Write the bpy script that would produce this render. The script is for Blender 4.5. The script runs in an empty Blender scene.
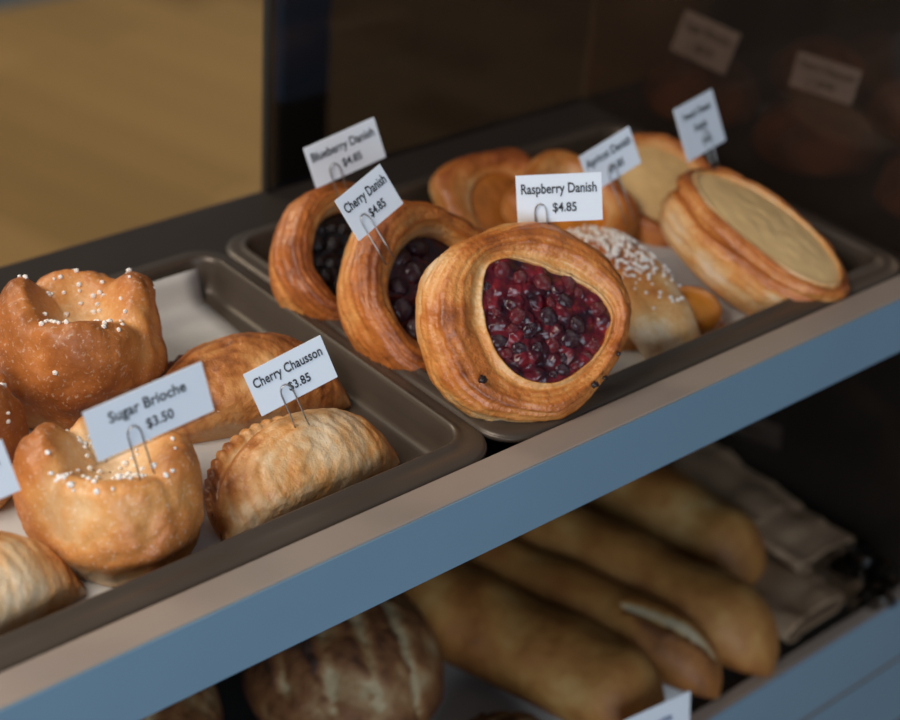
import bpy, math, random
import numpy as np
from mathutils import Vector, Matrix, noise
random.seed(7)
SC = bpy.context.scene
COL = SC.collection
Z0 = 0.9                      # height of the tray rims above the floor
R = math.radians

# ------------------------------------------------------------------ helpers
def tag(o, label=None, cat=None, group=None, kind=None):
    if label: o['label'] = label
    if cat: o['category'] = cat
    if group: o['group'] = group
    if kind: o['kind'] = kind
    return o

def empty(name, loc=(0, 0, 0), rot=None, label=None, cat=None, group=None):
    o = bpy.data.objects.new(name, None)
    o.empty_display_size = .02
    COL.objects.link(o)
    o.location = (loc[0], loc[1], loc[2] + Z0)
    if rot is not None:
        o.rotation_euler = rot.to_euler() if hasattr(rot, 'to_euler') else rot
    return tag(o, label, cat, group)

def mesh_obj(name, verts, faces, mat, parent=None, smooth=True, tone=None, loc=None):
    me = bpy.data.meshes.new(name)
    me.from_pydata([tuple(map(float, v)) for v in verts], [], [tuple(f) for f in faces])
    me.validate(); me.update()
    if smooth:
        me.polygons.foreach_set('use_smooth', [True] * len(me.polygons))
    if tone is not None:
        a = me.attributes.new('tone', 'FLOAT', 'POINT')
        a.data.foreach_set('value', [float(t) for t in tone])
    me.materials.append(mat)
    o = bpy.data.objects.new(name, me)
    COL.objects.link(o)
    if parent: o.parent = parent
    if loc is not None: o.location = loc
    return o

def copy_obj(o, parent=None, loc=None, rot=None, scale=None):
    c = o.copy(); COL.objects.link(c)
    if parent: c.parent = parent
    if loc is not None: c.location = loc
    if rot is not None: c.rotation_euler = rot
    if scale is not None: c.scale = scale
    return c

def box_data(x0, x1, y0, y1, z0, z1):
    v = [(x0,y0,z0),(x1,y0,z0),(x1,y1,z0),(x0,y1,z0),(x0,y0,z1),(x1,y0,z1),(x1,y1,z1),(x0,y1,z1)]
    f = [(3,2,1,0),(4,5,6,7),(0,1,5,4),(1,2,6,5),(2,3,7,6),(3,0,4,7)]
    return v, f

def box(name, b, mat, parent=None, bevel=0.0, zoff=0.0):
    v, f = box_data(*b)
    if zoff: v = [(a, c, d + zoff) for a, c, d in v]
    o = mesh_obj(name, v, f, mat, parent, smooth=False)
    if bevel:
        m = o.modifiers.new('bevel', 'BEVEL'); m.width = bevel; m.segments = 3
        o.data.polygons.foreach_set('use_smooth', [True]*len(o.data.polygons))
        m.harden_normals = True
    return o

def grid_faces(nr, nc, wrap_c=True, flip=False):
    f = []
    for i in range(nr - 1):
        for j in range(nc if wrap_c else nc - 1):
            k = (j + 1) % nc
            q = (i*nc + j, i*nc + k, (i+1)*nc + k, (i+1)*nc + j)
            f.append(q[::-1] if flip else q)
    return f

def nz(p, s, seed=0.0, oct=3):
    return noise.fractal(Vector((p[0]*s + seed, p[1]*s - seed*.7, p[2]*s + seed*1.3)), .9, 2.1, oct)

def catmull(pts, n):
    pts = [np.array(p, float) for p in pts]
    P = [2*pts[0]-pts[1]] + pts + [2*pts[-1]-pts[-2]]
    m = len(pts) - 1
    out = []
    for i in range(n):
        t = i/(n-1)*m; k = min(int(t), m-1); u = t-k
        a, b, c, d = P[k:k+4]
        out.append(.5*((2*b) + (-a+c)*u + (2*a-5*b+4*c-d)*u*u + (-a+3*b-3*c+d)*u**3))
    return np.array(out)

def tube_data(path, rad, n=8, cap=True):
    path = [Vector(p) for p in path]
    V, F = [], []
    up = Vector((0.123, 0.3, 1)).normalized()
    for i, p in enumerate(path):
        t = (path[min(i+1, len(path)-1)] - path[max(i-1, 0)]).normalized()
        a = t.cross(up)
        if a.length < .05: a = t.cross(Vector((1, 0, 0)))
        a.normalize(); b = t.cross(a)
        r = rad[i] if hasattr(rad, '__len__') else rad
        for k in range(n):
            q = 2*math.pi*k/n
            V.append(p + a*math.cos(q)*r + b*math.sin(q)*r)
    F = grid_faces(len(path), n)
    if cap:
        F.append(tuple(range(n))[::-1]); F.append(tuple(len(V)-n+k for k in range(n)))
    return V, F

def ico(sub=2):
    import bmesh
    bm = bmesh.new(); bmesh.ops.create_icosphere(bm, subdivisions=sub, radius=1)
    v = [x.co.copy() for x in bm.verts]; f = [tuple(a.index for a in x.verts) for x in bm.faces]
    bm.free(); return v, f

def frame_from_normal(n, spin=0.0):
    n = Vector(n).normalized()
    x = Vector((1, 0, 0)); x = (x - n*x.dot(n)).normalized()
    y = n.cross(x)
    m = Matrix((x, y, n)).transposed()
    return m @ Matrix.Rotation(spin, 3, 'Z')

# ------------------------------------------------------------------ materials
def new_mat(name):
    m = bpy.data.materials.new(name); m.use_nodes = True
    nt = m.node_tree
    return m, nt, nt.nodes, nt.links, nt.nodes['Principled BSDF']

def plain(name, col, rough=.5, metal=0.0, noise_amt=.0, noise_scale=30, bump=0.0, coat=0.0, spec=.5):
    m, nt, N, L, b = new_mat(name)
    b.inputs['Roughness'].default_value = rough
    b.inputs['Metallic'].default_value = metal
    b.inputs['Coat Weight'].default_value = coat
    b.inputs['Specular IOR Level'].default_value = spec
    tc = N.new('ShaderNodeTexCoord')
    nn = N.new('ShaderNodeTexNoise'); nn.inputs['Scale'].default_value = noise_scale; nn.inputs['Detail'].default_value = 5
    L.new(tc.outputs['Object'], nn.inputs['Vector'])
    r = N.new('ShaderNodeValToRGB')
    r.color_ramp.elements[0].position = .3; r.color_ramp.elements[1].position = .7
    r.color_ramp.elements[0].color = tuple(c*(1-noise_amt) for c in col) + (1,)
    r.color_ramp.elements[1].color = tuple(min(1, c*(1+noise_amt)) for c in col) + (1,)
    L.new(nn.outputs['Fac'], r.inputs['Fac']); L.new(r.outputs['Color'], b.inputs['Base Color'])
    if bump:
        bp = N.new('ShaderNodeBump'); bp.inputs['Strength'].default_value = bump; bp.inputs['Distance'].default_value = .002
        L.new(nn.outputs['Fac'], bp.inputs['Height']); L.new(bp.outputs['Normal'], b.inputs['Normal'])
    return m

def crust(name, stops, rough=.45, coat=.0, fine=300, amp=.24, bump=.4, flake=0.0, spots=0.0, streak=(1, 1, 1)):
    """baked dough: the mesh attribute 'tone' says how well browned, broken up by noise"""
    m, nt, N, L, b = new_mat(name)
    at = N.new('ShaderNodeAttribute'); at.attribute_name = 'tone'
    tc = N.new('ShaderNodeTexCoord')
    mp = N.new('ShaderNodeMapping'); mp.inputs['Scale'].default_value = streak
    L.new(tc.outputs['Object'], mp.inputs['Vector'])
    n1 = N.new('ShaderNodeTexNoise'); n1.inputs['Scale'].default_value = 45; n1.inputs['Detail'].default_value = 6; n1.inputs['Roughness'].default_value = .6
    n2 = N.new('ShaderNodeTexNoise'); n2.inputs['Scale'].default_value = fine; n2.inputs['Detail'].default_value = 4
    for n in (n1, n2): L.new(mp.outputs['Vector'], n.inputs['Vector'])
    s1 = N.new('ShaderNodeMath'); s1.operation = 'MULTIPLY_ADD'; s1.inputs[1].default_value = amp*2.2; s1.inputs[2].default_value = -amp*1.1
    L.new(n1.outputs['Fac'], s1.inputs[0])
    s2 = N.new('ShaderNodeMath'); s2.operation = 'MULTIPLY_ADD'; s2.inputs[1].default_value = amp*1.0; s2.inputs[2].default_value = -amp*.5
    L.new(n2.outputs['Fac'], s2.inputs[0])
    a1 = N.new('ShaderNodeMath'); a1.operation = 'ADD'; L.new(at.outputs['Fac'], a1.inputs[0]); L.new(s1.outputs[0], a1.inputs[1])
    a2 = N.new('ShaderNodeMath'); a2.operation = 'ADD'; L.new(a1.outputs[0], a2.inputs[0]); L.new(s2.outputs[0], a2.inputs[1])
    r = N.new('ShaderNodeValToRGB')
    e = r.color_ramp.elements
    e[0].position = stops[0][0]; e[0].color = stops[0][1] + (1,)
    e[1].position = stops[-1][0]; e[1].color = stops[-1][1] + (1,)
    for p, c in stops[1:-1]:
        q = e.new(p); q.color = c + (1,)
    L.new(a2.outputs[0], r.inputs['Fac'])
    colout = r.outputs['Color']
    if spots:
        vo = N.new('ShaderNodeTexNoise'); vo.inputs['Scale'].default_value = 520; vo.inputs['Detail'].default_value = 2
        L.new(tc.outputs['Object'], vo.inputs['Vector'])
        st = N.new('ShaderNodeMapRange'); st.inputs['From Min'].default_value = .58; st.inputs['From Max'].default_value = .70
        st.inputs['To Max'].default_value = spots; L.new(vo.outputs['Fac'], st.inputs['Value'])
        mx = N.new('ShaderNodeMix'); mx.data_type = 'RGBA'
        L.new(st.outputs['Result'], mx.inputs['Factor']); L.new(colout, mx.inputs['A'])
        mx.inputs['B'].default_value = (.85, .72, .58, 1); colout = mx.outputs['Result']
    L.new(colout, b.inputs['Base Color'])
    b.inputs['Roughness'].default_value = rough
    b.inputs['Coat Weight'].default_value = coat; b.inputs['Coat Roughness'].default_value = .22
    hb = N.new('ShaderNodeMath'); hb.operation = 'MULTIPLY_ADD'; hb.inputs[1].default_value = .5
    L.new(n2.outputs['Fac'], hb.inputs[0]); L.new(n1.outputs['Fac'], hb.inputs[2])
    bp = N.new('ShaderNodeBump'); bp.inputs['Strength'].default_value = bump; bp.inputs['Distance'].default_value = .004
    L.new(hb.outputs[0], bp.inputs['Height']); L.new(bp.outputs['Normal'], b.inputs['Normal'])
    return m

PALE, CREAM, GOLD = (.70, .54, .36), (.66, .46, .24), (.60, .31, .10)
AMBER, BROWN, DARK = (.46, .18, .04), (.24, .075, .016), (.07, .02, .006)
M = {}
M['brioche'] = crust('brioche_crust', [(0, (.78,.58,.38)), (.24, (.73,.47,.24)), (.44, (.68,.315,.095)), (.66, (.54,.185,.040)), (1, (.26,.072,.014))], .48, .06, 330, .2, .25, spots=.3)
M['chausson'] = crust('puff_pastry', [(0, (.80,.63,.44)), (.3, (.75,.48,.25)), (.52, (.66,.31,.10)), (.74, (.47,.165,.04)), (1, (.17,.045,.011))], .4, .12, 240, .24, .6, streak=(1, 1, 1))
M['danish'] = crust('laminated_dough', [(0, (.78,.58,.38)), (.22, (.74,.43,.18)), (.42, (.68,.285,.075)), (.66, (.50,.148,.028)), (1, (.20,.046,.010))], .36, .22, 330, .26, .6)
M['danish_dark'] = crust('laminated_dough_dark', [(0, (.66,.40,.18)), (.25, (.60,.26,.075)), (.48, (.48,.155,.03)), (.72, (.32,.080,.016)), (1, (.12,.030,.008))], .38, .25, 220, .2, .5)
M['baguette'] = crust('baguette_crust', [(0, (.62,.50,.33)), (.22, (.46,.26,.085)), (.45, (.37,.165,.040)), (.7, (.27,.098,.020)), (1, (.12,.038,.009))], .6, 0, 150, .22, .3)
M['boule'] = crust('rustic_crust', [(0, (.44,.32,.18)), (.22, (.32,.18,.075)), (.48, (.21,.080,.024)), (.75, (.11,.036,.010)), (1, (.035,.013,.006))], .7, 0, 120, .34, .7)
M['dim_bread'] = crust('reflected_roll_crust', [(0, (.3,.13,.05)), (.5, (.2,.07,.025)), (1, (.07,.02,.008))], .6, 0, 120, .2, .3)  # kept dark so the stand-in rolls look like dim reflections
M['custard'] = plain('cheese_custard', (.92, .60, .27), .42, 0, .12, 38, .06, .05)
def jam():
    m, nt, N, L, b = new_mat('raspberry_filling')
    tc = N.new('ShaderNodeTexCoord')
    n1 = N.new('ShaderNodeTexNoise'); n1.inputs['Scale'].default_value = 95; n1.inputs['Detail'].default_value = 4
    v = N.new('ShaderNodeTexVoronoi'); v.inputs['Scale'].default_value = 210
    for n in (n1, v): L.new(tc.outputs['Object'], n.inputs['Vector'])
    r = N.new('ShaderNodeValToRGB'); e = r.color_ramp.elements
    e[0].position = .36; e[0].color = (.018, .003, .008, 1); e[1].position = .68; e[1].color = (.21, .012, .018, 1)
    q = e.new(.52); q.color = (.085, .005, .012, 1)
    L.new(n1.outputs['Fac'], r.inputs['Fac']); L.new(r.outputs['Color'], b.inputs['Base Color'])
    b.inputs['Roughness'].default_value = .28; b.inputs['Coat Weight'].default_value = .3; b.inputs['Coat Roughness'].default_value = .08
    bp = N.new('ShaderNodeBump'); bp.inputs['Strength'].default_value = .6; bp.inputs['Distance'].default_value = .002
    L.new(v.outputs['Distance'], bp.inputs['Height']); L.new(bp.outputs['Normal'], b.inputs['Normal'])
    return m
M['raspberry'] = jam()
M['berry_red'] = plain('red_berry', (.13, .008, .014), .25, 0, .7, 150, .5, .3)
M['berry_dark'] = plain('dark_berry', (.030, .004, .012), .2, 0, .7, 150, .5, .5)
M['cherry'] = plain('cherry_filling', (.035, .003, .006), .15, 0, .5, 120, .3, .5)
M['blueberry'] = plain('blueberry_filling', (.010, .007, .009), .25, 0, .5, 120, .4, .3)
M['apricot'] = plain('apricot_glaze', (.78, .27, .03), .2, 0, .2, 60, .15, .5)
M['apricot_dark'] = plain('apricot_glaze_baked', (.40, .13, .02), .25, 0, .2, 60, .15, .4)
M['sugar'] = plain('pearl_sugar', (.86, .82, .78), .45, 0, .04, 300)
M['crumb'] = plain('burnt_crumb', (.02, .010, .010), .4, 0, .3, 300)
M['tray'] = plain('tray_metal', (.086, .065, .050), .36, .3, .08, 22, .04)
M['paper'] = plain('parchment', (.62, .61, .60), .75, 0, .05, 40, .12)
M['card'] = plain('card_stock', (.68, .72, .79), .6, 0, .015, 30)
M['ink'] = plain('black_ink', (.018, .018, .02), .6)
M['ink_blue'] = plain('blue_ink', (.03, .07, .22), .6)
M['wire'] = plain('steel_wire', (.42, .41, .40), .3, .9)
M['board'] = plain('shelf_board_dark', (.034, .026, .022), .5, 0, .12, 14, .04, spec=.3)
M['trim'] = plain('shelf_edge_taupe', (.34, .275, .235), .42, .15, .05, 18, .02)
M['fascia'] = plain('fascia_sky_reflection', (.158, .26, .355), .34, .0, .035, 9, .01)  # blue of the sky reflected on the metal, put into the base colour
M['groove'] = plain('groove_brown', (.16, .11, .085), .5, .1, .05, 20)
M['low_board'] = plain('lower_shelf_dark', (.022, .021, .020), .35, .1, .15, 12, .04)
M['black'] = plain('case_interior_black', (.022, .021, .019), .5)
M['kraft'] = plain('kraft_paper', (.33, .21, .125), .8, 0, .2, 28, .3)
M['base'] = plain('cabinet_base', (.10, .10, .11), .5)
M['wallblue'] = plain('painted_wall_blue', (.13, .21, .30), .6, 0, .03, 4)
M['reflectblue'] = plain('blue_reflection', (.10, .22, .36), .6, 0, .03, 4)  # colour of the blue reflection in the door glass

def glass_mat(name, tint, refl, haze=0.0):
    m = bpy.data.materials.new(name); m.use_nodes = True
    nt = m.node_tree; N = nt.nodes; L = nt.links
    N.clear()
    out = N.new('ShaderNodeOutputMaterial')
    tr = N.new('ShaderNodeBsdfTransparent'); tr.inputs['Color'].default_value = tint + (1,)
    gl = N.new('ShaderNodeBsdfGlossy'); gl.inputs['Roughness'].default_value = .03; gl.inputs['Color'].default_value = (1, 1, 1, 1)
    fr = N.new('ShaderNodeFresnel'); fr.inputs['IOR'].default_value = refl
    mx = N.new('ShaderNodeMixShader')
    L.new(fr.outputs[0], mx.inputs[0]); L.new(tr.outputs[0], mx.inputs[1]); L.new(gl.outputs[0], mx.inputs[2])
    last = mx
    if haze:                      # reflection haze of the pane, painted in as a pale diffuse film
        df = N.new('ShaderNodeBsdfDiffuse')
        nn = N.new('ShaderNodeTexNoise'); nn.inputs['Scale'].default_value = 9
        r = N.new('ShaderNodeValToRGB'); r.color_ramp.elements[0].color = (.42, .31, .25, 1); r.color_ramp.elements[1].color = (.62, .50, .42, 1)
        L.new(nn.outputs['Fac'], r.inputs['Fac']); L.new(r.outputs['Color'], df.inputs['Color'])
        m2 = N.new('ShaderNodeMixShader'); m2.inputs[0].default_value = haze
        L.new(mx.outputs[0], m2.inputs[1]); L.new(df.outputs[0], m2.inputs[2]); last = m2
    L.new(last.outputs[0], out.inputs['Surface'])
    return m
M['smoked'] = glass_mat('smoked_glass', (.62, .55, .50), 1.25, .022)
M['smoked_dark'] = glass_mat('dark_smoked_glass', (.30, .30, .34), 1.25, .012)
M['smoked_mid'] = glass_mat('mid_smoked_glass', (.44, .42, .42), 1.25)
M['sleeve'] = glass_mat('clear_sleeve', (.86, .85, .84), 1.3)
M['film'] = glass_mat('clear_film', (.62, .60, .58), 1.25)

def wood_floor():
    m, nt, N, L, b = new_mat('oak_planks')
    tc = N.new('ShaderNodeTexCoord')
    mp = N.new('ShaderNodeMapping'); mp.inputs['Rotation'].default_value = (0, 0, R(FLOOR_ROT))
    L.new(tc.outputs['Object'], mp.inputs['Vector'])
    br = N.new('ShaderNodeTexBrick')
    br.inputs['Scale'].default_value = 1.0; br.inputs['Brick Width'].default_value = 1.1; br.inputs['Row Height'].default_value = .14
    br.inputs['Mortar Size'].default_value = .0015; br.offset = .37
    br.inputs['Color1'].default_value = (.40, .245, .092, 1); br.inputs['Color2'].default_value = (.23, .132, .042, 1)
    br.inputs['Mortar'].default_value = (.14, .08, .03, 1); br.inputs['Bias'].default_value = -.2
    L.new(mp.outputs['Vector'], br.inputs['Vector'])
    st = N.new('ShaderNodeMapping'); st.inputs['Scale'].default_value = (2, 26, 1); L.new(mp.outputs['Vector'], st.inputs['Vector'])
    nn = N.new('ShaderNodeTexNoise'); nn.inputs['Scale'].default_value = 3; nn.inputs['Detail'].default_value = 6
    L.new(st.outputs['Vector'], nn.inputs['Vector'])
    mx = N.new('ShaderNodeMix'); mx.data_type = 'RGBA'; mx.blend_type = 'MULTIPLY'; mx.inputs['Factor'].default_value = .35
    rr = N.new('ShaderNodeValToRGB'); rr.color_ramp.elements[0].color = (.55, .5, .45, 1); rr.color_ramp.elements[1].color = (1.2, 1.15, 1.1, 1)
    L.new(nn.outputs['Fac'], rr.inputs['Fac'])
    L.new(br.outputs['Color'], mx.inputs['A']); L.new(rr.outputs['Color'], mx.inputs['B'])
    L.new(mx.outputs['Result'], b.inputs['Base Color'])
    b.inputs['Roughness'].default_value = .5
    return m
FLOOR_ROT = 76
M['floor'] = wood_floor()

# ------------------------------------------------------------------ the place
o = box('floor', (-3, 6, -3, 2.9, -.02, 0), M['floor']); tag(o, kind='structure')
o = box('wall_back', (-3, 6, 2.845, 2.95, 0, 2.6), M['wallblue']); tag(o, kind='structure')

case = empty('display_case', (0, 0, -Z0), None,
             'long two-shelf bakery display case with blue front edges and dark smoked glass panels', 'display case')
def cbox(name, b, mat, bevel=0.0, parent=case):
    return box(name, b, mat, parent, bevel, zoff=Z0)
XL, XR, XP = -1.15, 1.25, .385
cbox('upper_shelf', (XL, XR, -.019, .334, -.042, -.024), M['board'], .0012)
e = cbox('shelf_edge', (XL, XR, -.039, -.0195, -.0430, 0), M['trim'], .0012); e['label'] = 'taupe top of the upper shelf edge'
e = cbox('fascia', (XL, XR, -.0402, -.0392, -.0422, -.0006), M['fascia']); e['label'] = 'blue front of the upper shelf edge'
cbox('lower_shelf', (XL, XR, -.028, .333, -.315, -.289), M['low_board'])
cbox('lower_shelf_edge', (XL, XR, -.039, -.0285, -.36, -.286), M['trim'], .001)
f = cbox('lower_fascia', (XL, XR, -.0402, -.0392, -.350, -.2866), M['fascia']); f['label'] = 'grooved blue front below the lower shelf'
cbox('groove', (XL, XR, -.0396, -.0391, -.3545, -.350), M['groove'])
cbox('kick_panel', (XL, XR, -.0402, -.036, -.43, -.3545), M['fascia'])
cbox('base_cabinet', (XL, XR, -.035, .333, -.9, -.36), M['base'])
cbox('lower_back_panel', (XL, XR, .334, .340, -.9, -.042), M['black'])
d = cbox('back_door', (.0845, XP, .3285, .3335, -.024, .42), M['smoked_dark']); d['label'] = 'dark smoked glass sliding door behind the danish tray'
cbox('door_edge', (.0820, .0845, .328, .334, -.024, .42), M['black'], parent=case)
cbox('back_door', (XP+.0055, XR, .3285, .3335, -.024, .42), M['smoked_mid'])
e = cbox('end_panel', (XP, XP+.005, -.019, .3280, -.024, .42), M['smoked']); e['label'] = 'smoked glass panel right of the danish tray'
cbox('lower_end_panel', (XP+.02, XP+.025, -.028, .333, -.289, -.043), M['smoked'])
o = box('reflection_strip', (.292, .343, .60, .61, -.105, .35), M['reflectblue'], zoff=Z0); tag(o, kind='structure')  # added box, stands in for a blue reflection in the glass door
o = box('reflection_strip_base', (.292, .343, .60, .61, -Z0, -.105), M['black'], zoff=Z0); tag(o, kind='structure')  # dark lower part of the same added box

# ------------------------------------------------------------------ trays
def rrect(x0, x1, y0, y1, r, n=8):
    pts = []
    for cx, cy, a0 in ((x1-r, y1-r, 0), (x0+r, y1-r, 90), (x0+r, y0+r, 180), (x1-r, y0+r, 270)):
        for k in range(n+1):
            a = R(a0 + 90*k/n); pts.append((cx + r*math.cos(a), cy + r*math.sin(a)))
    return pts

def tray(x0, x1, y0, y1, label):
    fw = .0068                      # the front flange is wider
    root = empty('baking_tray', ((x0+x1)/2, (y0+y1)/2, -.024), None, label, 'baking tray', 'baking trays on the upper shelf')
    w, h = (x1-x0)/2, (y1-y0)/2
    # (inset from outer rim, z above shelf, corner radius)
    prof = [(.0035, .0185, .022), (.0010, .0190, .023), (0, .0205, .024), (.0004, .0228, .024), (.0022, .0240, .022),
            (.0060, .0238, .019), (.0085, .0241, .017), (.0098, .0256, .016), (.0112, .0252, .015), (.0122, .0220, .015),
            (.0134, .0130, .015), (.0150, .0058, .014), (.0172, .0032, .013), (.0205, .0023, .012), (.030, .0020, .010)]
    V = []
    for ins, z, r in prof:
        V += [(x, y, z) for x, y in rrect(-w+ins, w-ins, -h+ins+(fw*min(1, max(0, (ins-.0022)/.0063))), h-ins, r)]
    nc = len(rrect(0, 1, 0, 1, .1))
    F = grid_faces(len(prof), nc)
    n0 = len(V)-nc
    F.append(tuple(n0+k for k in range(nc)))
    pan = mesh_obj('pan', V, F, M['tray'], root)
    s = pan.modifiers.new('thick', 'SOLIDIFY'); s.thickness = .0008; s.offset = -1
    # rolled bead round the rim
    P = [(x, y, .0212) for x, y in rrect(-w+.0015, w-.0015, -h+.0015, h-.0015, .022)]
    V, F = [], []
    n = len(P)
    for i, p in enumerate(P):
        a = Vector(P[(i+1) % n]) - Vector(P[i-1]); a.normalize(); b = Vector((a.y, -a.x, 0))
        for k in range(8):
            q = 2*math.pi*k/8
            V.append(Vector(p) + b*math.cos(q)*.0019 + Vector((0, 0, math.sin(q)*.0019)))
    F = [(i*8+k, ((i+1) % n)*8+k, ((i+1) % n)*8+(k+1) % 8, i*8+(k+1) % 8) for i in range(n) for k in range(8)]
    mesh_obj('rim', V, F, M['tray'], root)
    return root
tray(-.3460, -.0121, -.0188, .2520, 'grey metal baking tray of sugar brioches and cherry chaussons')
tray(-.0117, .3420, -.0188, .2540, 'grey metal baking tray of danishes')

def sheet(name, pts, z, label, group, nx=24, ny=20, wav=.0006, mat='paper', curl=None):
    """a sheet of paper over the quad pts, slightly uneven"""
    p = [Vector((a, b, 0)) for a, b in pts]
    c = sum(p, Vector())/4
    V = []
    for i in range(ny):
        for j in range(nx):
            u, v = j/(nx-1), i/(ny-1)
            q = (p[0]*(1-u)+p[1]*u)*(1-v) + (p[3]*(1-u)+p[2]*u)*v
            up = 0 if curl is None or q.y < curl else (q.y-curl)*1.15
            V.append((q.x-c.x, q.y-c.y-up*.45, abs(nz(q, 22, 3))*wav+up))
    o = mesh_obj(name, V, grid_faces(ny, nx, False), M[mat])
    m = o.modifiers.new('thick', 'SOLIDIFY'); m.thickness = .00015; m.offset = 1
    o.location = (c.x, c.y, z+Z0)
    return tag(o, label, 'parchment', group)
sheet('parchment_paper', [(-.305, .022), (-.050, .020), (-.036, .242), (-.305, .242)], -.0216, 'pale parchment sheet under the brioches and chaussons', 'parchment sheets', ny=50, curl=.226)
sheet('parchment_paper', [(.022, .012), (.300, .012), (.300, .222), (.022, .222)], -.0216, 'pale parchment sheet under the danishes', 'parchment sheets')
sheet('parchment_paper', [(.025, -.01), (.205, -.01), (.205, .30), (.025, .30)], -.2885, 'pale parchment sheet under the baguettes on the lower shelf', 'parchment sheets')

# ------------------------------------------------------------------ danishes
def danish_mesh(Rr, H, rb, zf, seed, lam=1.0, square=0.0, nphi=150, base_tone=.5, oval=1.0, rimh=1.0, rag=1.0, flat=.62, groove=0.0):
    """round pastry: rolled rim round a hollow, folded layers in the side"""
    ns = 64
    V = []; T = []
    for i in range(ns):
        pass
    ringpts = []
    for j in range(nphi):
        ph = 2*math.pi*j/nphi
        c, s = math.cos(ph), math.sin(ph)
        sq = 1.0
        if square:
            n = 2 + square*3
            sq = (abs(c)**n + abs(s)**n)**(-1/n)
            sq = 1 + (sq-1)*.9
        Ro = Rr*sq*(1 + .030*math.sin(3*ph+seed) + .018*math.sin(5*ph+2*seed) + .02*noise.noise(Vector((c*1.7, s*1.7, seed))))
        b = rb(ph)
        Hh = H*(1 + .10*noise.noise(Vector((c*1.3+seed, s*1.3, 4)))) * rimh
        w = Ro - b
        prof = [(b*.80, zf-.006), (b*.97, zf-.003), (b+.02*w, zf+.003), (b+.16*w, zf+(Hh-zf)*flat), (b+.36*w, Hh*.95),
                (b+.58*w, Hh), (b+.79*w, Hh*.93), (b+.93*w, Hh*.78), (Ro, Hh*.56), (Ro, Hh*.32), (Ro*.96, Hh*.10), (Ro*.86, 0), (Ro*.5, 0), (.001, 0)]
        ringpts.append((catmull(prof, ns), ph, Ro, b, Hh))
    for i in range(ns):
        for j in range(nphi):
            pr, ph, Ro, b, Hh = ringpts[j]
            rho, z = pr[i]
            t = i/(ns-1)*13
            u = t
            # laminated folds: thin steps winding round the rim and down the side
            k = 0.0
            env = max(0, min(1, (u-2.2)/1.5)) * max(0, min(1, (10.2-u)/1.2))
            w1 = noise.noise(Vector((math.cos(ph)*2+seed, math.sin(ph)*2, u*.25)))
            ph_f = u*3.4 + ph*1.0 + w1*2.2 + seed
            saw = (ph_f/(2*math.pi)) % 1.0
            step = (saw**1.6) - .4
            big = max(0, 1-abs(((ph_f*.37) / (2*math.pi)) % 1.0 - .5)*7)
            k = env*lam*(.0009*step - .0008*big*rag)
            q = (rho*math.cos(ph), rho*math.sin(ph), z)
            stk = math.sin(u*8.5 + ph*.8 + 3.2*w1 + 1.5*noise.noise(Vector((math.cos(ph)*5, math.sin(ph)*5, u*.8+seed))))
            k += env*(.0014*nz(q, 55, seed) + .00035*stk*lam + .0004*nz(q, 190, seed+1))
            # outward in the profile plane
            i0, i1 = max(i-1, 0), min(i+1, ns-1)
            tx, tz = pr[i1]-pr[i0]; l = math.hypot(tx, tz) or 1
            nx_, nz_ = -tz/l, tx/l
            if u < 6.5 and nz_ < 0: nx_, nz_ = -nx_, -nz_
            if u >= 6.5 and nx_ < 0: nx_, nz_ = -nx_, -nz_
            if groove: k -= groove*max(0, 1-abs(u-(7.35+.25*math.sin(ph*2+seed)))/.35)
            if u > 10.5: k = 0
            V.append(((rho+nx_*k)*math.cos(ph)*oval, (rho+nx_*k)*math.sin(ph), max(0, z+nz_*k) if u > 6 else z+nz_*k))
            tone = base_tone
            tone += .22*max(0, 1-abs(u-5.6)/2.2)                      # top of the rim browns most
            tone -= .26*max(0, 1-abs(u-2.4)/1.3)                      # pale inner lip
            tone -= .16*max(0, 1-abs(u-9.0)/1.4)                      # paler side near the base
            tone += env*(.13*(step+.1)*lam + .12*big*rag + .05*stk*lam) + .27*nz(q, 24, seed+3) + .12*nz(q, 90, seed+6)
            if groove: tone -= .20*max(0, min(1, (u-7.7)/.6))*(u < 10.6)
            if groove: tone += .3*max(0, 1-abs(u-7.35)/.5)
            if u > 10.6: tone = .62
            T.append(tone)
    F = grid_faces(ns, nphi, True, True)
    F.append(tuple((ns-1)*nphi+j for j in range(nphi)))
    return V, F, T

def fill_mesh(rb, zf, dome, rough, seed, scale=1.05, n=30, nphi=80, oval=1.0, freq=120, lumps=0):
    V = []
    for i in range(n):
        r = i/(n-1)
        for j in range(nphi):
            ph = 2*math.pi*j/nphi
            b = rb(ph)*scale*max(r, .002)
            x, y = b*math.cos(ph), b*math.sin(ph)
            z = zf + dome*(1-r*r) + rough*nz((x, y, 0), freq, seed, 3)*(1-.6*r**4)
            if lumps:
                dd = noise.voronoi(Vector((x*lumps, y*lumps, seed)))[0]
                z += .0042*(max(0, .55-dd[0])**.6-.3)*(1-.5*r**6)
            V.append((x*oval, y, z))
    F = grid_faces(n, nphi, True)
    F.append(tuple(j for j in range(nphi))[::-1])
    # a skirt that closes the piece below
    k = len(V)
    for j in range(nphi):
        x, y, z = V[(n-1)*nphi+j]; V.append((x*.97, y*.97, z-.006))
    F += [((n-1)*nphi+j, (n-1)*nphi+(j+1) % nphi, k+(j+1) % nphi, k+j) for j in range(nphi)]
    F.append(tuple(k+j for j in range(nphi))[::-1])
    return V, F

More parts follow.
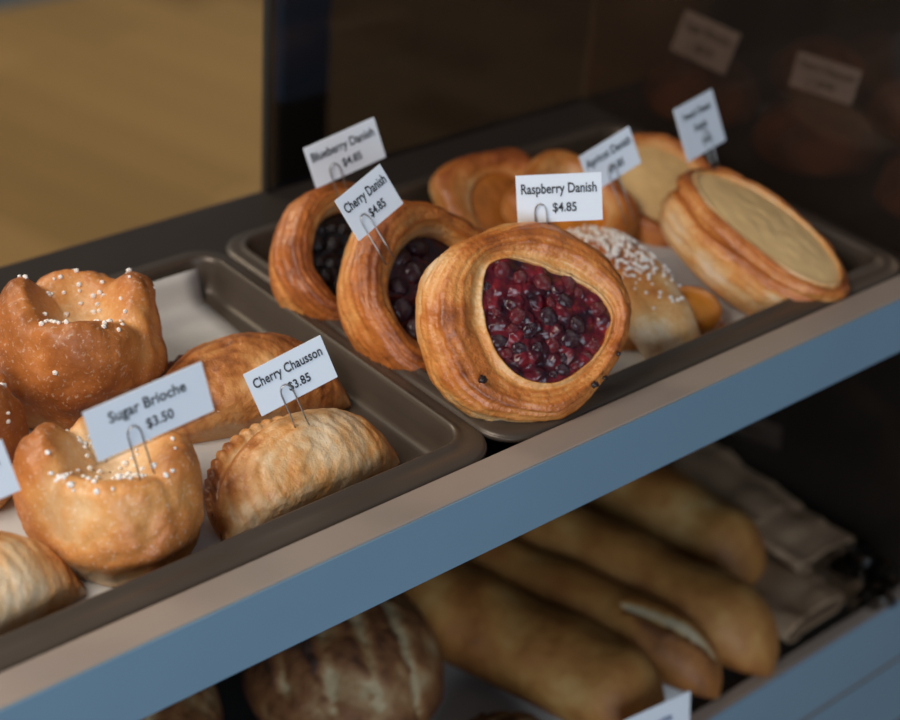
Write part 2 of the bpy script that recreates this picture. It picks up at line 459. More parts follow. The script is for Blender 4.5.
iv, if_ = ico(2)
def berry_proto(name, mat, seed, lump=.12):
    V = [v*(1+lump*noise.noise(v*2.6+Vector((seed, 0, 0)))) for v in iv]
    me = bpy.data.meshes.new(name); me.from_pydata(V, [], if_); me.update()
    me.polygons.foreach_set('use_smooth', [True]*len(me.polygons)); me.materials.append(mat)
    return me
BERRY = [berry_proto('berry', M['berry_red'], 1), berry_proto('berry', M['berry_dark'], 5), berry_proto('berry', M['berry_red'], 9, .25)]
CHERRY = [berry_proto('cherry', M['cherry'], 2), berry_proto('cherry', M['berry_dark'], 4)]
BLUEB = [berry_proto('blueberry', M['blueberry'], 2)]

def scatter(parent, name, meshes, rb, zf, dome, n, r0, r1, seed, squash=.75, oval=1.0):
    rnd = random.Random(seed); pts = []
    tries = 0
    while len(pts) < n and tries < 6000:
        tries += 1
        ph = rnd.uniform(0, 2*math.pi); q = math.sqrt(rnd.uniform(0, 1))*.93
        b = rb(ph)*q; p = (b*math.cos(ph)*oval, b*math.sin(ph)); r = rnd.uniform(r0, r1)
        if any(math.hypot(p[0]-a[0], p[1]-a[1]) < (r+a[2])*.78 for a in pts): continue
        pts.append((p[0], p[1], r))
        o = bpy.data.objects.new(name, meshes[rnd.randrange(len(meshes))]); COL.objects.link(o); o.parent = parent
        o.location = (p[0], p[1], zf + dome*(1-q*q) + r*.12)
        o.rotation_euler = (rnd.uniform(-.4, .4), rnd.uniform(-.4, .4), rnd.uniform(0, 6))
        o.scale = (r, r*rnd.uniform(.8, 1), r*squash)

def boundary(pts):
    """closed smooth radius function from (degrees, radius) pairs"""
    pts = sorted(pts); A = [p[0] for p in pts]; Rr = [p[1] for p in pts]
    A2 = np.array([a-360 for a in A]+A+[a+360 for a in A]); R2 = np.array(Rr*3)
    g = np.arange(0, 360, 2); v = np.interp(g, A2, R2)
    for _ in range(3): v = (np.roll(v, 1)+v+np.roll(v, -1))/3
    def f(ph):
        d = (math.degrees(ph) % 360)/2; i = int(d) % 180; t = d-int(d)
        return float(v[i]*(1-t)+v[(i+1) % 180]*t)
    return f

def make_danish(loc, normal, spin, label, Rr, H, rb, zf, seed, fill, fillmat, dome=.004, rough=.003, mat='danish', group=None, lumps=0, **kw):
    rot = frame_from_normal(normal, spin)
    root = empty('danish', loc, rot, label, 'danish pastry', group)
    ov = kw.get('oval', 1.0)
    V, F, T = danish_mesh(Rr, H, rb, zf, seed, **kw)
    mesh_obj('dough', V, F, M[mat], root, tone=T)
    fm = mesh_obj(fill, *fill_mesh(rb, zf+.001, dome, rough, seed, oval=ov, **({'n': 60, 'nphi': 160, 'lumps': lumps} if lumps else {})), M[fillmat], root)
    return root, fm

# raspberry danish: leaf-shaped hollow, long from upper left to lower right
rb_r = boundary([(0, .0365), (20, .030), (45, .0265), (70, .029), (92, .035), (108, .037), (128, .030), (155, .0245), (185, .0235), (215, .0265), (245, .032), (270, .036), (295, .037), (320, .040), (342, .042)])
GD = 'danishes in the right tray'
root, fm = make_danish((.0370, .0345, .0300), (-.20, -.76, .62), 0, 'raspberry danish with red berry filling, standing at the front corner of its tray',
    .0535, .030, rb_r, .0248, 1.3, 'raspberry_filling', 'raspberry', .0035, .002, group=GD, base_tone=.46, oval=1.14, rag=.25, flat=.30, lumps=120, lam=1.1)
scatter(fm, 'berry', BERRY, rb_r, .0240, .0035, 30, .0030, .0066, 3, .55, 1.13)
for a, r, s in ((205, .047, .0026), (292, .048, .0022), (300, .050, .0018), (318, .051, .0014)):
    o = bpy.data.objects.new('crumb', berry_proto('crumb', M['crumb'], a, .5)); COL.objects.link(o); o.parent = root
    o.location = (r*math.cos(R(a)), r*math.sin(R(a)), .0325); o.scale = (s, s*.8, s*.7)

rb_c = lambda ph: .031*(1 + .08*math.sin(2*ph+.4) + .04*math.sin(3*ph))
root, fm = make_danish((.0335, .1132, .0066), (.0, -.72, .69), .5, 'cherry danish with dark red filling, partly hidden behind the raspberry danish',
    .055, .035, rb_c, .020, 4.1, 'cherry_filling', 'cherry', .003, .002, mat='danish', group=GD, base_tone=.60, lam=1.2, rag=.6)
scatter(fm, 'cherry', CHERRY, rb_c, .0205, .003, 14, .006, .009, 8, .55)
rb_b = lambda ph: .029*(1 + .07*math.sin(2*ph+1.4) + .04*math.sin(3*ph+1))
root, fm = make_danish((.0255, .1764, -.0005), (.06, -.66, .75), 1.1, 'blueberry danish with near-black filling at the back left of its tray',
    .049, .034, rb_b, .018, 7.7, 'blueberry_filling', 'blueberry', .003, .003, mat='danish', group=GD, base_tone=.62, lam=1.3)
scatter(fm, 'blueberry', BLUEB, rb_b, .0185, .003, 22, .004, .006, 5, .7)

# apricot danishes: squarish pastries with a round glazed hollow
rb_a = lambda ph: .024*(1 + .03*math.sin(2*ph))
make_danish((.1800, .2030, -.0150), (-.12, -.58, .80), .05, 'square apricot danish with round amber centre, leaning at the back of the tray',
    .041, .021, rb_a, .013, 2.2, 'apricot_filling', 'apricot_dark', .004, .001, mat='danish_dark', group=GD, square=1.0, base_tone=.44, lam=.5)
make_danish((.210, .168, -.012), (-.05, -.45, .88), .3, 'apricot danish lying flat, mostly hidden behind the raspberry price card',
    .040, .024, rb_a, .013, 3.9, 'apricot_filling', 'apricot', .005, .001, mat='danish_dark', group=GD, square=1.0, base_tone=.40, lam=.6)
# cheese danishes
rb_k = lambda ph: .032*(1 + .03*math.sin(2*ph+1) + .02*math.sin(3*ph))
make_danish((.290, .160, -.019), (-.06, -.26, .96), .9, 'cheese danish at the back of the tray, lying half hidden below two price cards',
    .043, .024, rb_k, .018, 5.2, 'cheese_filling', 'custard', .004, .0006, mat='danish', group=GD, base_tone=.55, lam=.7, oval=1.25)
make_danish((.2545, .0540, -.0135), (.20, -.30, .93), R(98), 'large oval cheese danish with layered side at the right end of the tray',
    .043, .041, lambda ph: .0362*(1 + .03*math.sin(2*ph+1) + .02*math.sin(3*ph)), .038, 6.1, 'cheese_filling', 'custard', .003, .0006, mat='danish', group=GD, base_tone=.50, lam=1.3, oval=1.5, groove=.003, rag=1.2)

# almond and apricot pastry: a square of dough, two corners folded over the middle, nibbed sugar on top
def folded_pastry(loc, rz, tilt):
    rot = Matrix.Rotation(rz, 3, 'Z') @ Matrix.Rotation(tilt, 3, 'X')
    root = empty('apricot_pastry', loc, rot, 'sugar-dusted apricot pastry with folded corners between raspberry and cheese danish', 'pastry', GD)
    # base flap: diamond, long in x
    n, m = 40, 60
    V, T = [], []
    for lvl in (0, 1):
        for i in range(n):
            r = i/(n-1)
            for j in range(m):
                a = 2*math.pi*j/m
                c, s = math.cos(a), math.sin(a)
                d = 1/((abs(c)**1.35+abs(s)**1.35)**(1/1.35))
                x, y = .076*d*c*r, .040*d*s*r
                edge = r**6
                if lvl: z = .011*(1-r**5) + .004*edge*0 + .006*max(0, (r-.55))*(1-r)*4*1.2 + .0012*nz((x, y, 0), 60, 2)
                else: z = 0
                V.append((x*.788+y*.616, -x*.616+y*.788, max(z, 0.0002 if lvl else 0)))
                T.append(.12+.30*r**3+.25*nz((x, y, 0), 40, 6) if lvl else .6)
    F = grid_faces(n, m, True, True) + [tuple(n*m+q for q in f) for f in grid_faces(n, m, True)]
    F += [((n-1)*m+j, (n-1)*m+(j+1) % m, n*m+(n-1)*m+(j+1) % m, n*m+(n-1)*m+j) for j in range(m)]
    mesh_obj('dough', V, F, M['danish'], root, tone=T)
    # folded band across the middle, along y
    ny, na = 60, 34
    V, T = [], []
    for i in range(ny):
        v = i/(ny-1)*2-1
        w = .0235*(1-.22*abs(v)**2.5); h = .034*(1-.50*abs(v)**2.4)
        y = v*.060
        for k in range(na):
            a = 2*math.pi*k/na
            c, s = math.cos(a), math.sin(a)
            x = w*math.copysign(abs(c)**.8, c); z = .008+h*.5+h*.5*math.copysign(abs(s)**.8, s)
            fold = .0022*math.exp(-((x-.010*math.sin(v*3))/.004)**2)*(s > 0)
            q = (x, y, z); z += .0022*nz(q, 45, 9) - fold
            V.append((x, y, z - .006*abs(v)**2))
            T.append(.16+.36*max(0, s)*(1-abs(v)**2)+.24*v+.3*nz(q, 40, 4)-.5*fold/.0022*.3)
    F = grid_faces(ny, na, True, True)
    F.append(tuple(range(na))); F.append(tuple((ny-1)*na+k for k in range(na))[::-1])
    fold = mesh_obj('folded_flap', V, F, M['danish'], root, tone=T)
    for sx in (-1, 1):
        VV = [(v.x*.021, v.y*.020, v.z*.012*(1+.1*noise.noise(v*2))) for v in iv]
        o = mesh_obj('apricot_half', VV, if_, M['apricot'], root, loc=(sx*.045*.788, -sx*.045*.616, .0125))
    # sugar nibs, one dense dusting
    rnd = random.Random(2); V2, F2 = [], []
    sv, sf = ico(1)
    for q in range(430):
        y = rnd.gauss(.016, .021); x = rnd.gauss(-.001, .0115)
        if abs(y) > .054 or abs(x) > .026: continue
        v = y/.060; w = .0235*(1-.22*abs(v)**2.5); h = .034*(1-.50*abs(v)**2.4)
        if abs(x) > w*.93: continue
        cc = (abs(x)/w)**(1/.8); s = math.sqrt(max(0, 1-cc*cc))
        z = .010+h*.5+h*.5*s**.8 - .006*abs(v)**2
        r = rnd.uniform(.0006, .0014)
        k = len(V2)
        V2 += [(x+p.x*r, y+p.y*r, z+p.z*r*.8+.0005) for p in sv]; F2 += [tuple(a+k for a in f) for f in sf]
    o = mesh_obj('sugar_nibs', V2, F2, M['sugar'], fold, smooth=False); o['kind'] = 'stuff'
    return root
folded_pastry((.158, .068, -.0175), R(-3), R(12))

# ------------------------------------------------------------------ sugar brioches
def brioche(loc, rz, label, Rr=.042, H=.068, seed=0.0, lobes=((270, .5, 1.0), (20, .42, .95), (160, .42, 1.0), (90, .5, .9)), lean=(0, 0), dark=0.0):
    root = empty('sugar_brioche', loc, (lean[0], lean[1], rz), label, 'brioche', 'sugar brioches in the left tray')
    ns, m = 90, 140
    V, T = [], []
    def lob(a):
        best = 0; 
        for (c, w, hh) in lobes:
            d = abs((math.degrees(a)-c+180) % 360-180)
            best = max(best, hh*max(0, 1-(d/(w*104))**2))
        return best
    for i in range(ns):
        t = i/(ns-1)
        for j in range(m):
            a = 2*math.pi*j/m
            lb = lob(a)
            # profile: centre valley, rounded crown, bulging side, narrower base
            Hc = H*(.72+.28*lb); val = H*(.655)
            Rm = Rr*(.93+.10*lb)
            p = [(.0005, val), (.20*Rm, val+.002), (.42*Rm, val+(Hc-val)*.55), (.62*Rm, Hc*.985), (.80*Rm, Hc*.95), (.95*Rm, Hc*.80), (1.02*Rm, Hc*.58),
                 (1.02*Rm, Hc*.40), (.97*Rm, Hc*.22), (.88*Rm, Hc*.07), (.78*Rm, 0), (.3*Rm, 0), (.001, 0)]
            if j == 0 or True:
                k = t*12; q0 = min(int(k), 11); u = k-q0
                P = [p[max(q0-1, 0)], p[q0], p[q0+1], p[min(q0+2, 12)]]
                rho = .5*((2*P[1][0])+(-P[0][0]+P[2][0])*u+(2*P[0][0]-5*P[1][0]+4*P[2][0]-P[3][0])*u*u+(-P[0][0]+3*P[1][0]-3*P[2][0]+P[3][0])*u**3)
                z = .5*((2*P[1][1])+(-P[0][1]+P[2][1])*u+(2*P[0][1]-5*P[1][1]+4*P[2][1]-P[3][1])*u*u+(-P[0][1]+3*P[1][1]-3*P[2][1]+P[3][1])*u**3)
            x, y = rho*math.cos(a), rho*math.sin(a)
            n1 = nz((x, y, z), 26, seed, 3); n2 = nz((x, y, z), 80, seed+2, 3)
            f = 1 + .10*n1*(t > .05) + .025*n2
            zz = z*(1+.09*n1+.02*n2) if z > .002 else max(0, z)
            V.append((x*f, y*f, zz))
            tone = .50+dark + .26*lb*max(0, 1-abs(k-3.8)/2.6) + .22*max(0, 1-abs(k-6.5)/2.5) + .26*n1 + .1*n2
            tone -= .46*max(0, 1-k/3.1)                      # the pale torn valley
            tone -= .30*(1-lb)*max(0, 1-abs(k-4)/3)
            tone -= .30*max(0, 1-abs(k-9.0)/1.5)             # pale foot
            T.append(tone)
    F = grid_faces(ns, m, True, False)
    F.append(tuple((ns-1)*m+j for j in range(m))[::-1]); F.append(tuple(range(m)))
    F = [f[::-1] for f in F]
    b = mesh_obj('bun', V, F, M['brioche'], root, tone=T)
    rnd = random.Random(int(seed*10)+1); V2, F2 = [], []
    sv, sf = ico(1)
    cnt = 0
    for q in range(600):
        i = int(rnd.triangular(2, 44, 16)); j = rnd.randrange(m)
        a = 2*math.pi*j/m
        if lob(a) > .6 and rnd.random() < .80: continue
        if i > 30 and rnd.random() < .75: continue
        p = Vector(V[i*m+j]); r = rnd.uniform(.0009, .0019)
        k = len(V2); sq = [rnd.uniform(.75, 1.15) for _ in range(3)]
        V2 += [(p.x+v.x*r*sq[0], p.y+v.y*r*sq[1], p.z+v.z*r*sq[2]+r*.35) for v in sv]; F2 += [tuple(c+k for c in f) for f in sf]
        cnt += 1
        if cnt > 75: break
    o = mesh_obj('pearl_sugar', V2, F2, M['sugar'], b, smooth=False); o['kind'] = 'stuff'
    return root
brioche((-.152, .168, -.0215), R(0), 'sugar brioche at the back of its tray with pearl sugar in its split top', .0430, .074, 1.1,
        ((245, .75, .62), (345, .5, .95), (150, .55, 1.15), (60, .6, .85)), dark=.10)
brioche((-.203, .052, -.0215), R(0), 'sugar brioche at the front of the tray, right behind the sugar brioche price card', .0415, .064, 3.4,
        ((235, .7, .62), (325, .5, .95), (140, .5, 1.1), (45, .55, .95)), dark=-.06)
brioche((-.247, .142, -.0215), R(20), 'sugar brioche cut off by the left edge, behind a white card corner', .042, .066, 5.9, dark=.1)

# ------------------------------------------------------------------ cherry chaussons
def chausson(loc, rz, label, a=.056, b=.058, H=.042, seed=0.0, pale=0.0, tilt=(0, 0)):
    """half-moon turnover: straight fold at y=0, crimped curved edge towards +y"""
    root = empty('chausson', loc, (tilt[0], tilt[1], rz), label, 'turnover pastry', 'cherry chaussons in the left tray')
    nu, nv = 110, 76
    V, T = [], []
    for i in range(nu):
        u = -1+2*i/(nu-1); u = math.sin(u*math.pi/2)*.999
        x = a*u
        e = math.sqrt(1-u*u)
        bd = b*e**.9
        cr = min(.0095, bd*.4)
        h = H*(1-abs(u)**2.6)**.75
        edge_h = .0085*(.4+.6*e)
        wv = .0009*math.sin(i*1.45)
        front = -.006*e
        prof = [(bd-.001, 0), (bd*.5, 0), (front+.35*abs(front)+.001, 0), (front-.0005, h*.16), (front-.0025*e, h*.42), (front+.004*e, h*.74), (bd*.20, h*.95), (bd*.42, h*1.0),
                (bd*.64, h*.83), (bd-cr*1.35, max(edge_h, h*.46)), (bd-cr*.95, edge_h*.95), (bd-cr*.4, edge_h*1.1+wv), (bd+wv, edge_h*.6), (bd-.001, 0)]
        pr = catmull(prof, nv)
        for k in range(nv):
            y, z = pr[k]; s = k/(nv-1)*13
            env = max(0, min(1, (s-2.6)/1))*max(0, min(1, (9.6-s)/1))
            q = (x, y, z)
            # scored leaf pattern: arcs fanning from the middle of the fold
            rr = math.hypot(x+.2*a, (y-.15*b)*1.15+z*.25)
            arc = math.sin(rr*900 + 2.6*noise.noise(Vector((x*30, y*30, seed))))
            line = max(0, arc-.35)/.65
            d = env*(-.0007*line + .0018*nz(q, 50, seed) + .0007*nz(q, 140, seed+2)) 
            V.append((x*(1+.02*nz(q, 20, seed)), y, max(0, z+d) if s > 2.2 else z))
            t = .36-pale + .18*max(0, 1-abs(s-8.2)/2.8) + .30*max(0, 1-abs(s-11.2)/1.6) + .20*abs(u)**3 + .36*nz(q, 28, seed+5) + .16*nz(q, 85, seed+9) + env*.12*line
            t += .30*max(0, nz(q, 95, seed+8)-.30)*2*(s > 10)
            t -= .16*max(0, 1-abs(s-4.3)/1.8)
            if s < 2.4: t = .6
            T.append(t)
    F = grid_faces(nu, nv, False)
    F.append(tuple(range(nv))); F.append(tuple((nu-1)*nv+k for k in range(nv))[::-1])
    F = [f[::-1] for f in F]
    mesh_obj('crust', V, F, M['chausson'], root, tone=T)
    return root
chausson((-.103, .024, -.0215), R(2), 'cherry chausson at the front of the tray, its price card stuck in the crimped edge', .057, .053, .037, 1.7, .04, (R(17), 0))
chausson((-.090, .098, -.0215), R(-14), 'cherry chausson behind the front chausson, darker, half hidden by two price cards', .058, .060, .040, 4.9, -.22, (R(14), 0))
chausson((-.292, .024, -.0215), R(4), 'pale cherry chausson cut off at the lower left edge', .060, .058, .041, 7.3, .06, (R(14), 0))

# ------------------------------------------------------------------ price cards
def text_mesh(name, body, size, mat, parent, cx, cy, maxw, y=-.0007, stretch=.82):
    cu = bpy.data.curves.new(name, 'FONT')
    cu.body = body; cu.size = size; cu.align_x = 'CENTER'; cu.align_y = 'CENTER'; cu.extrude = .00006; cu.offset = .00010; cu.resolution_u = 3
    t = bpy.data.objects.new(name, cu); COL.objects.link(t)
    bpy.context.view_layer.update()
    dg = bpy.context.evaluated_depsgraph_get()
    me = bpy.data.meshes.new_from_object(t.evaluated_get(dg))
    bpy.data.objects.remove(t)
    xs = [v.co.x for v in me.vertices]; w = max(xs)-min(xs); mid = (max(xs)+min(xs))/2
    k = min(stretch, maxw/w)
    for v in me.vertices:
        x, yy, z = v.co
        v.co = (cx+(x-mid)*k, y-z, cy+yy)
    me.materials.clear(); me.materials.append(mat)
    o = bpy.data.objects.new(name, me); COL.objects.link(o); o.parent = parent
    return o

def price_card(c, yaw, lean, roll, w, h, lines, label, group='white price cards', clip=-.15, wire=True, leg=.020, sleeve=False, ink='ink', sizes=None, mat='card', cat='price card'):
    rz = Matrix.Rotation(R(yaw), 3, 'Z') @ Matrix.Rotation(R(-lean), 3, 'X') @ Matrix.Rotation(R(-roll), 3, 'Y')
    root = empty('price_card', (0, 0, 0), rz, label, cat, group)
    base = Vector(c) - rz @ Vector((0, 0, h/2))
    root.location = base + Vector((0, 0, Z0))
    box('card', (-w/2, w/2, -.0003, .0003, 0, h), M[mat], root)
    if sleeve:
        box('sleeve', (-w/2-.002, w/2+.002, .0004, .0008, -.002, h+.002), M['sleeve'], root)
    ys = [.70, .30] if len(lines) == 2 else ([.76, .49, .2] if len(lines) == 3 else [.5])
    for k, t in enumerate(lines):
        sz = (sizes[k] if sizes else h*(.30 if k == 0 else .27))
        text_mesh('price' if t.startswith('$') else 'lettering', t, sz, M[ink], root, (0.0 if not t.startswith('$') else w*.06), h*ys[k], w*.88)
    if wire:
        x = clip*w; r = .0032; top = h*.34
        pts = [(x-r*1.1, -.0012, -leg)] + [(x-r, -.0013, z) for z in (-leg*.5, 0, top-r)]
        pts += [(x-r*math.cos(R(a)), -.0014, top-r+r*1.5*math.sin(R(a))) for a in (30, 60, 90, 120, 150)]
        pts += [(x+r, -.0013, z) for z in (top-r, 0, -leg*.5)] + [(x+r*1.1, -.0012, -leg)]
        V, F = tube_data(pts, .00042, 6)
        mesh_obj('wire_clip', V, F, M['wire'], root)
    return root
G2 = 'white price cards'
price_card((-.2000, .0199, .072), -9.6, 3.6, 11.3, .0575, .0272, ['Sugar Brioche', '$3.50'], 'white price card reading Sugar Brioche in a clear sleeve', sleeve=True, clip=-.17, leg=.018)
price_card((-.1082, .0390, .048), -17.3, 10.7, 19.5, .0426, .0249, ['Cherry Chausson', '$3.85'], 'white price card reading Cherry Chausson stuck in the front chausson', clip=-.12, leg=.016)
price_card((.0720, .0432, .095), -44.1, 8.5, 7.9, .0461, .0268, ['Raspberry Danish', '$4.85'], 'white price card reading Raspberry Danish', clip=-.22, leg=.020)
price_card((-.0052, .1102, .085), 1.2, 29.3, 18.3, .0372, .0257, ['Cherry Danish', '$4.85'], 'white price card reading Cherry Danish', clip=-.24, leg=.020)
price_card((.0354, .1843, .075), -14.6, 9.1, 16.3, .0467, .0261, ['Blueberry Danish', '$4.85'], 'white price card reading Blueberry Danish', clip=-.20, leg=.020)
price_card((.1797, .1068, .065), -7.4, 18.9, 16.5, .0412, .0249, ['Apricot Danish', '$4.85'], 'white price card reading Apricot Danish', clip=-.05, leg=.030)
price_card((.2705, .1155, .063), 8, 26, 3, .0440, .0350, ['French Cheese', 'Danish', '$4.85'], 'white upright price card with three lines above the large cheese danish', clip=.05, leg=.018, sizes=[.0062, .0062, .0058])
price_card((-.286, .044, .050), -12, 8, 12, .056, .027, ['Cherry Chausson', '$3.85'], 'white price card corner cut off by the left edge', clip=.0, leg=.014)
# lower shelf card by the baguettes
price_card((.122, -.044, -.250), -10, 6, 4, .052, .027, ['Baguette'], 'white price card with blue lettering before the baguettes, at the bottom edge', clip=.0, leg=.008, ink='ink_blue', wire=False)
# cards added beyond the smoked glass to stand in for its reflections
GD2 = 'stand-in cards for reflections, behind the smoked glass'
price_card((.4230, .2460, .045), -86, 20, -3, .0530, .0320, ['Sugar Brioche', '$3.50'], 'stand-in for a reflected card, tilted behind the smoked glass, left of the other two', GD2, leg=.030)
price_card((.4400, .1460, .048), -69, 9, -4, .0480, .0260, ['Cherry Chausson', '$3.85'], 'stand-in for a reflected card behind the smoked glass, right above the large cheese danish', GD2, leg=.030)
price_card((.4500, .1600, -.3010+.035), -73, -9, 1, .0540, .0240, ['Baguette'], 'stand-in for a reflected card behind the lower smoked glass panel', GD2, wire=False)

# ------------------------------------------------------------------ rolls added beyond the glass in place of its reflections
def roll(loc, r, h, label, seed, name='reflected_roll'):
    vv, ff = ico(4)
    V, T = [], []
    for v in vv:
        n1 = nz(v, 1.6, seed, 3)
        z = v.z if v.z > 0 else v.z*.45
        V.append((v.x*r*(1+.08*n1), v.y*r*(1+.08*n1), (z+.45)*h/1.45*(1+.05*n1)))
        T.append(.5+.5*n1+.2*v.z)
    o = mesh_obj(name, V, ff, M['dim_bread'], tone=T)
    o.location = (loc[0], loc[1], loc[2]+Z0)
    return tag(o, label, 'bread roll', 'stand-in rolls for reflections, behind the smoked glass')
roll((.452, .045, -.024), .042, .05, 'solid stand-in for a reflected roll behind the smoked glass nearest the front edge', 1)
roll((.448, .150, -.024), .046, .05, 'solid stand-in for a reflected roll behind the smoked glass under the right dim card', 2)
roll((.560, .130, -.024), .046, .05, 'solid stand-in for a reflected roll behind the smoked glass at the right edge of the picture', 3)
roll((.440, .255, -.024), .045, .05, 'solid stand-in for a reflected roll behind the smoked glass under the left dim card', 4)
roll((.560, .235, -.024), .040, .045, 'solid stand-in for a reflected roll behind the smoked glass between the two dim cards', 5)

# ------------------------------------------------------------------ lower shelf bread
def baguette(p0, p1, z, rad, label, seed, slashes=4, tone=.5, length=.40, bend=0.0, cut=.36):
    """p0 is the near tip, p1 a point further back that gives the direction"""
    d = Vector((p1[0]-p0[0], p1[1]-p0[1], 0)); d.normalize()
    rz = math.atan2(d.y, d.x)
    root = empty('baguette', (p0[0], p0[1], z), (0, 0, rz), label, 'baguette', 'baguettes on the lower shelf')
    nu, nv = 150, 56
    V, T = [], []
    sl = [(.014+.085*k+.01*math.sin(seed+k)) for k in range(slashes)]
    for i in range(nu):
        t = i/(nu-1); t2 = .5-.5*math.cos(math.pi*t) if False else t
        # crowd the samples at the tips
        x = length*(t2)
        e = min(x, length-x)
        k = min(1, e/.042)
        prof = math.sqrt(max(0, 1-(1-k)**2))
        r = rad*prof*(1-.10*max(0, 1-e/.12))
        r *= 1+.022*math.sin(x*40+seed)+.014*math.sin(x*95+2*seed)
        r = max(r, .0008)
        yc = bend*math.sin(math.pi*t)
        for j in range(nv):
            a = 2*math.pi*j/nv
            c, s = math.cos(a), math.sin(a)
            y, zz = r*1.06*c, r*.92*s
            q = (x, y, zz)
            rr = 1+.03*nz(q, 25, seed)
            tn = tone + .34*nz(q, 26, seed+2) + .10*max(0, -s)
            dz = 0
            for x0 in sl:
                # diagonal slash: runs along the loaf with a slant across the top
                uu = (x-x0)/.075
                if 0 < uu < 1:
                    yl = (-.55+1.1*uu)*rad*.5
                    wdt = rad*.34*math.sin(math.pi*uu)**.7
                    if s > 0:
                        dd = (y-yl)/max(wdt, 1e-4)
                        if abs(dd) < 1:
                            tn -= cut*(1-abs(dd)**3); dz -= .0012
                        elif 1 <= dd < 1.6:
                            dz += .0022*(1.6-dd)/.6; tn += .2
            V.append((x, yc+y*rr, r*.92+zz*rr+dz*(s > 0)))
            if e < .012: tn += .1
            T.append(tn)
    F = grid_faces(nu, nv, True, True)
    F.append(tuple(range(nv))); F.append(tuple((nu-1)*nv+k for k in range(nv))[::-1])
    mesh_obj('crust', V, F, M['baguette'], root, tone=T)
    return root
baguette((.2555, -.035), (.198, .150), -.289, .033, 'long baguette second from the right, its blunt tip nearest the lower rail', 1.2, 0, .46, .36)
baguette((.315, .030), (.290, .165), -.289, .033, 'baguette furthest right, beside the brown paper bags', 2.9, 0, .42, .29)
baguette((.198, -.034), (.146, .145), -.279, .026, 'slimmer baguette with a pale open slash near its tip', 4.4, 1, .60, .36, cut=.75)
baguette((.140, -.036), (.090, .136), -.289, .034, 'front left baguette, its tip behind the bottom price card', 6.1, 0, .52, .36)

def boule(loc, r, h, label, seed, cuts, rz=0.0, sx=1.0):
    vv, ff = ico(5)
    V, T = [], []
    for v in vv:
        n1 = nz(v, 2.2, seed, 4)
        z = v.z if v.z > 0 else v.z*.5
        rr = 1+.035*n1
        t = .55+.55*n1
        dz = 0
        if v.z > -.15:
            for (c0, slope, wd, x0, x1) in cuts:
                d = (v.y-(c0+slope*v.x))
                u = (v.x-x0)/(x1-x0)
                if 0 < u < 1:
                    w = wd*math.sin(math.pi*u)**.6
                    dd = d/max(w, 1e-4)
                    if abs(dd) < 1: t -= .55*(1-abs(dd)**2); rr -= .035*(1-dd*dd)
                    elif 1 <= dd < 1.7: rr += .05*(1.7-dd)/.7; t += .25
        V.append((v.x*r*sx*rr, v.y*r*rr, (z+.5)*h/1.5*rr))
        T.append(t)
    o = mesh_obj('rustic_loaf', V, ff, M['boule'], tone=T)
    o.location = (loc[0], loc[1], loc[2]+Z0); o.rotation_euler = (0, 0, rz)
    return tag(o, label, 'loaf', 'dark rustic loaves on the lower shelf')
CUTS = [(-.45, .2, .10, -.8, .7), (-.05, .15, .12, -.9, .8), (.35, .1, .10, -.9, .8), (.7, .0, .08, -.6, .6)]
boule((-.002, .118, -.289), .065, .085, 'dark round rustic loaf with pale flour-dusted slashes below the upper shelf edge', 2.0, CUTS, R(62), 1.1)
boule((-.150, .165, -.289), .070, .066, 'dark rustic loaf cut off by the bottom edge, left of the slashed round loaf', 5.0, CUTS, R(40), 1.2)
boule((.030, .000, -.289), .040, .045, 'small dark loaf end at the bottom edge, right before the slashed round loaf', 8.0, CUTS, R(10), 1.2)

# brown paper bags
def bag(loc, rz, L, W, H, seed, label, ry=0.0):
    root = empty('paper_bag', loc, (0, ry, rz), label, 'paper bag', 'brown paper bags on the lower shelf')
    nu, nv = 60, 40
    V = []
    for i in range(nu):
        u = i/(nu-1)
        y = L*u
        for k in range(nv):
            a = 2*math.pi*k/nv; c, s = math.cos(a), math.sin(a)
            x = W/2*math.copysign(abs(c)**.5, c); z = H/2*math.copysign(abs(s)**.7, s)*(.75+.25*math.sin(u*6+seed))
            q = (x, y, z)
            n = nz(q, 26, seed, 4)
            V.append((x+.004*n, y+.003*nz(q, 40, seed+3), H/2+z+.0045*n*(s > 0) + .002*math.sin(x*160+seed)*(s > 0)))
    F = grid_faces(nu, nv, True, True)
    F.append(tuple((nu-1)*nv+k for k in range(nv))[::-1])
    o = mesh_obj('bag', V, F, M['kraft'], root, smooth=True)
    o.modifiers.new('thick', 'SOLIDIFY').thickness = .0003
    return root
bag((.330, -.018, -.289), R(3), .20, .095, .016, 1.0, 'brown paper bag at the bottom of the pile by the right baguette')
bag((.364, .010, -.272), R(-4), .20, .058, .015, 2.0, 'brown paper bag on top of the pile, furthest right')
bag((.322, .060, -.272), R(8), .18, .060, .013, 3.0, 'brown paper bag on top of the pile, further back')
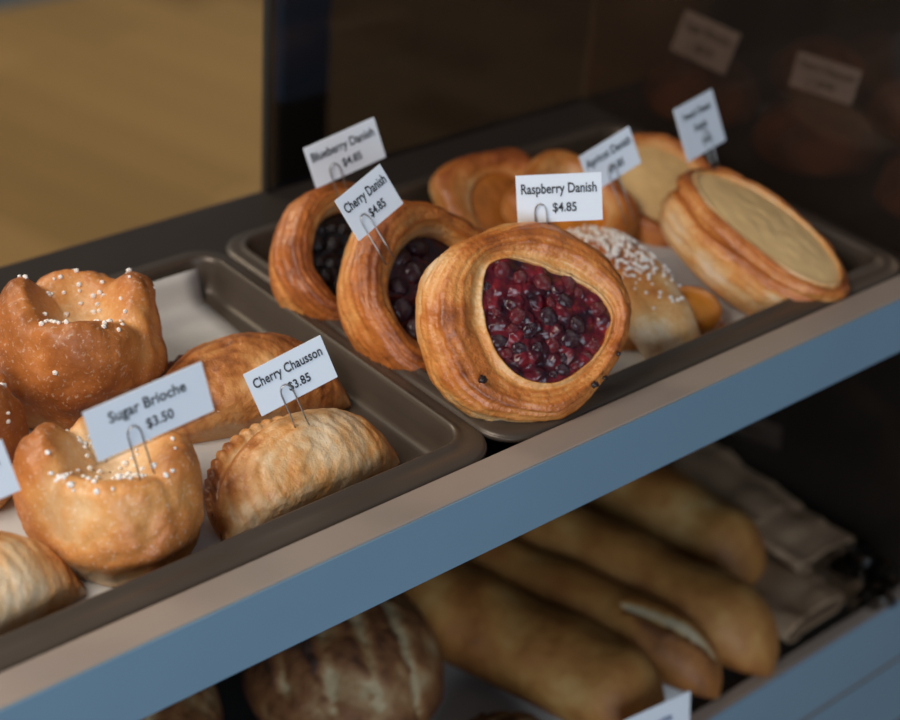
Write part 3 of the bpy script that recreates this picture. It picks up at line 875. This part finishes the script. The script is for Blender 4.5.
# crumpled clear wrap at the end of the bags
vv, ff = ico(4)
V = []
for v in vv:
    n1 = nz(v, 2.4, 3, 4); z = max(v.z, -.5)
    V.append((v.x*.024*(1+.55*n1), v.y*.030*(1+.55*n1), (z+.5)*.020*(1+.5*n1)))
o = mesh_obj('plastic_wrap', V, ff, M['film'], smooth=False); o.location = (.376, -.008, -.2885+Z0)
tag(o, 'crumpled clear plastic wrap before the brown paper bags at the right edge', 'plastic wrap')

# ------------------------------------------------------------------ camera, light
FPX = 1708.94
cam = bpy.data.cameras.new('camera'); co = bpy.data.objects.new('camera', cam); COL.objects.link(co)
r_ = Vector((0.75934217, -0.64727971, 0.06654658)); u_ = Vector((0.29743576, 0.43624137, 0.84924993)); f_ = Vector((0.57873262, 0.62507795, -0.5237806))
co.matrix_world = Matrix.Translation((-.53286452, -.53367489, .5+Z0)) @ Matrix((r_, u_, -f_)).transposed().to_4x4()
cam.sensor_width = 36; cam.lens = FPX/900*36; cam.clip_start = .02
cam.dof.use_dof = True; cam.dof.focus_distance = .865; cam.dof.aperture_fstop = 4.6
SC.camera = co

def area(name, loc, target, size, power, col, sy=None):
    l = bpy.data.lights.new(name, 'AREA'); l.energy = power; l.color = col; l.size = size
    if sy: l.shape = 'RECTANGLE'; l.size_y = sy
    o = bpy.data.objects.new(name, l); COL.objects.link(o)
    o.location = (loc[0], loc[1], loc[2]+Z0)
    d = Vector(target)-Vector(loc); o.rotation_euler = d.to_track_quat('-Z', 'Y').to_euler()
    return o
area('shop_window', (-1.05, -1.95, .28), (-.1, 0, -.1), 1.5, 31, (.72, .86, 1.0), 1.2)
area('ceiling_lamp', (-.85, .05, .75), (-.15, .1, 0), .5, 9.5, (1.0, .90, .78), .6)
area('room_lamp', (-.7, 2.3, 1.3), (.9, 2.3, -.9), .8, 36, (1.0, .89, .68), .8)
area('background_fill', (3.4, 1.2, 1.3), (2.9, 1.7, -.9), .8, 30, (1.0, .90, .76), .8)  # added unseen fill light, lifts the black floor behind the glass

w = bpy.data.worlds.new('room_air'); SC.world = w; w.use_nodes = True
bg = w.node_tree.nodes['Background']; bg.inputs['Color'].default_value = (.80, .90, 1.0, 1); bg.inputs['Strength'].default_value = .11
SC.view_settings.view_transform = 'Standard'; SC.view_settings.look = 'None'
SC.view_settings.exposure = 0.0; SC.view_settings.gamma = 1.0; SC.view_settings.use_curve_mapping = False
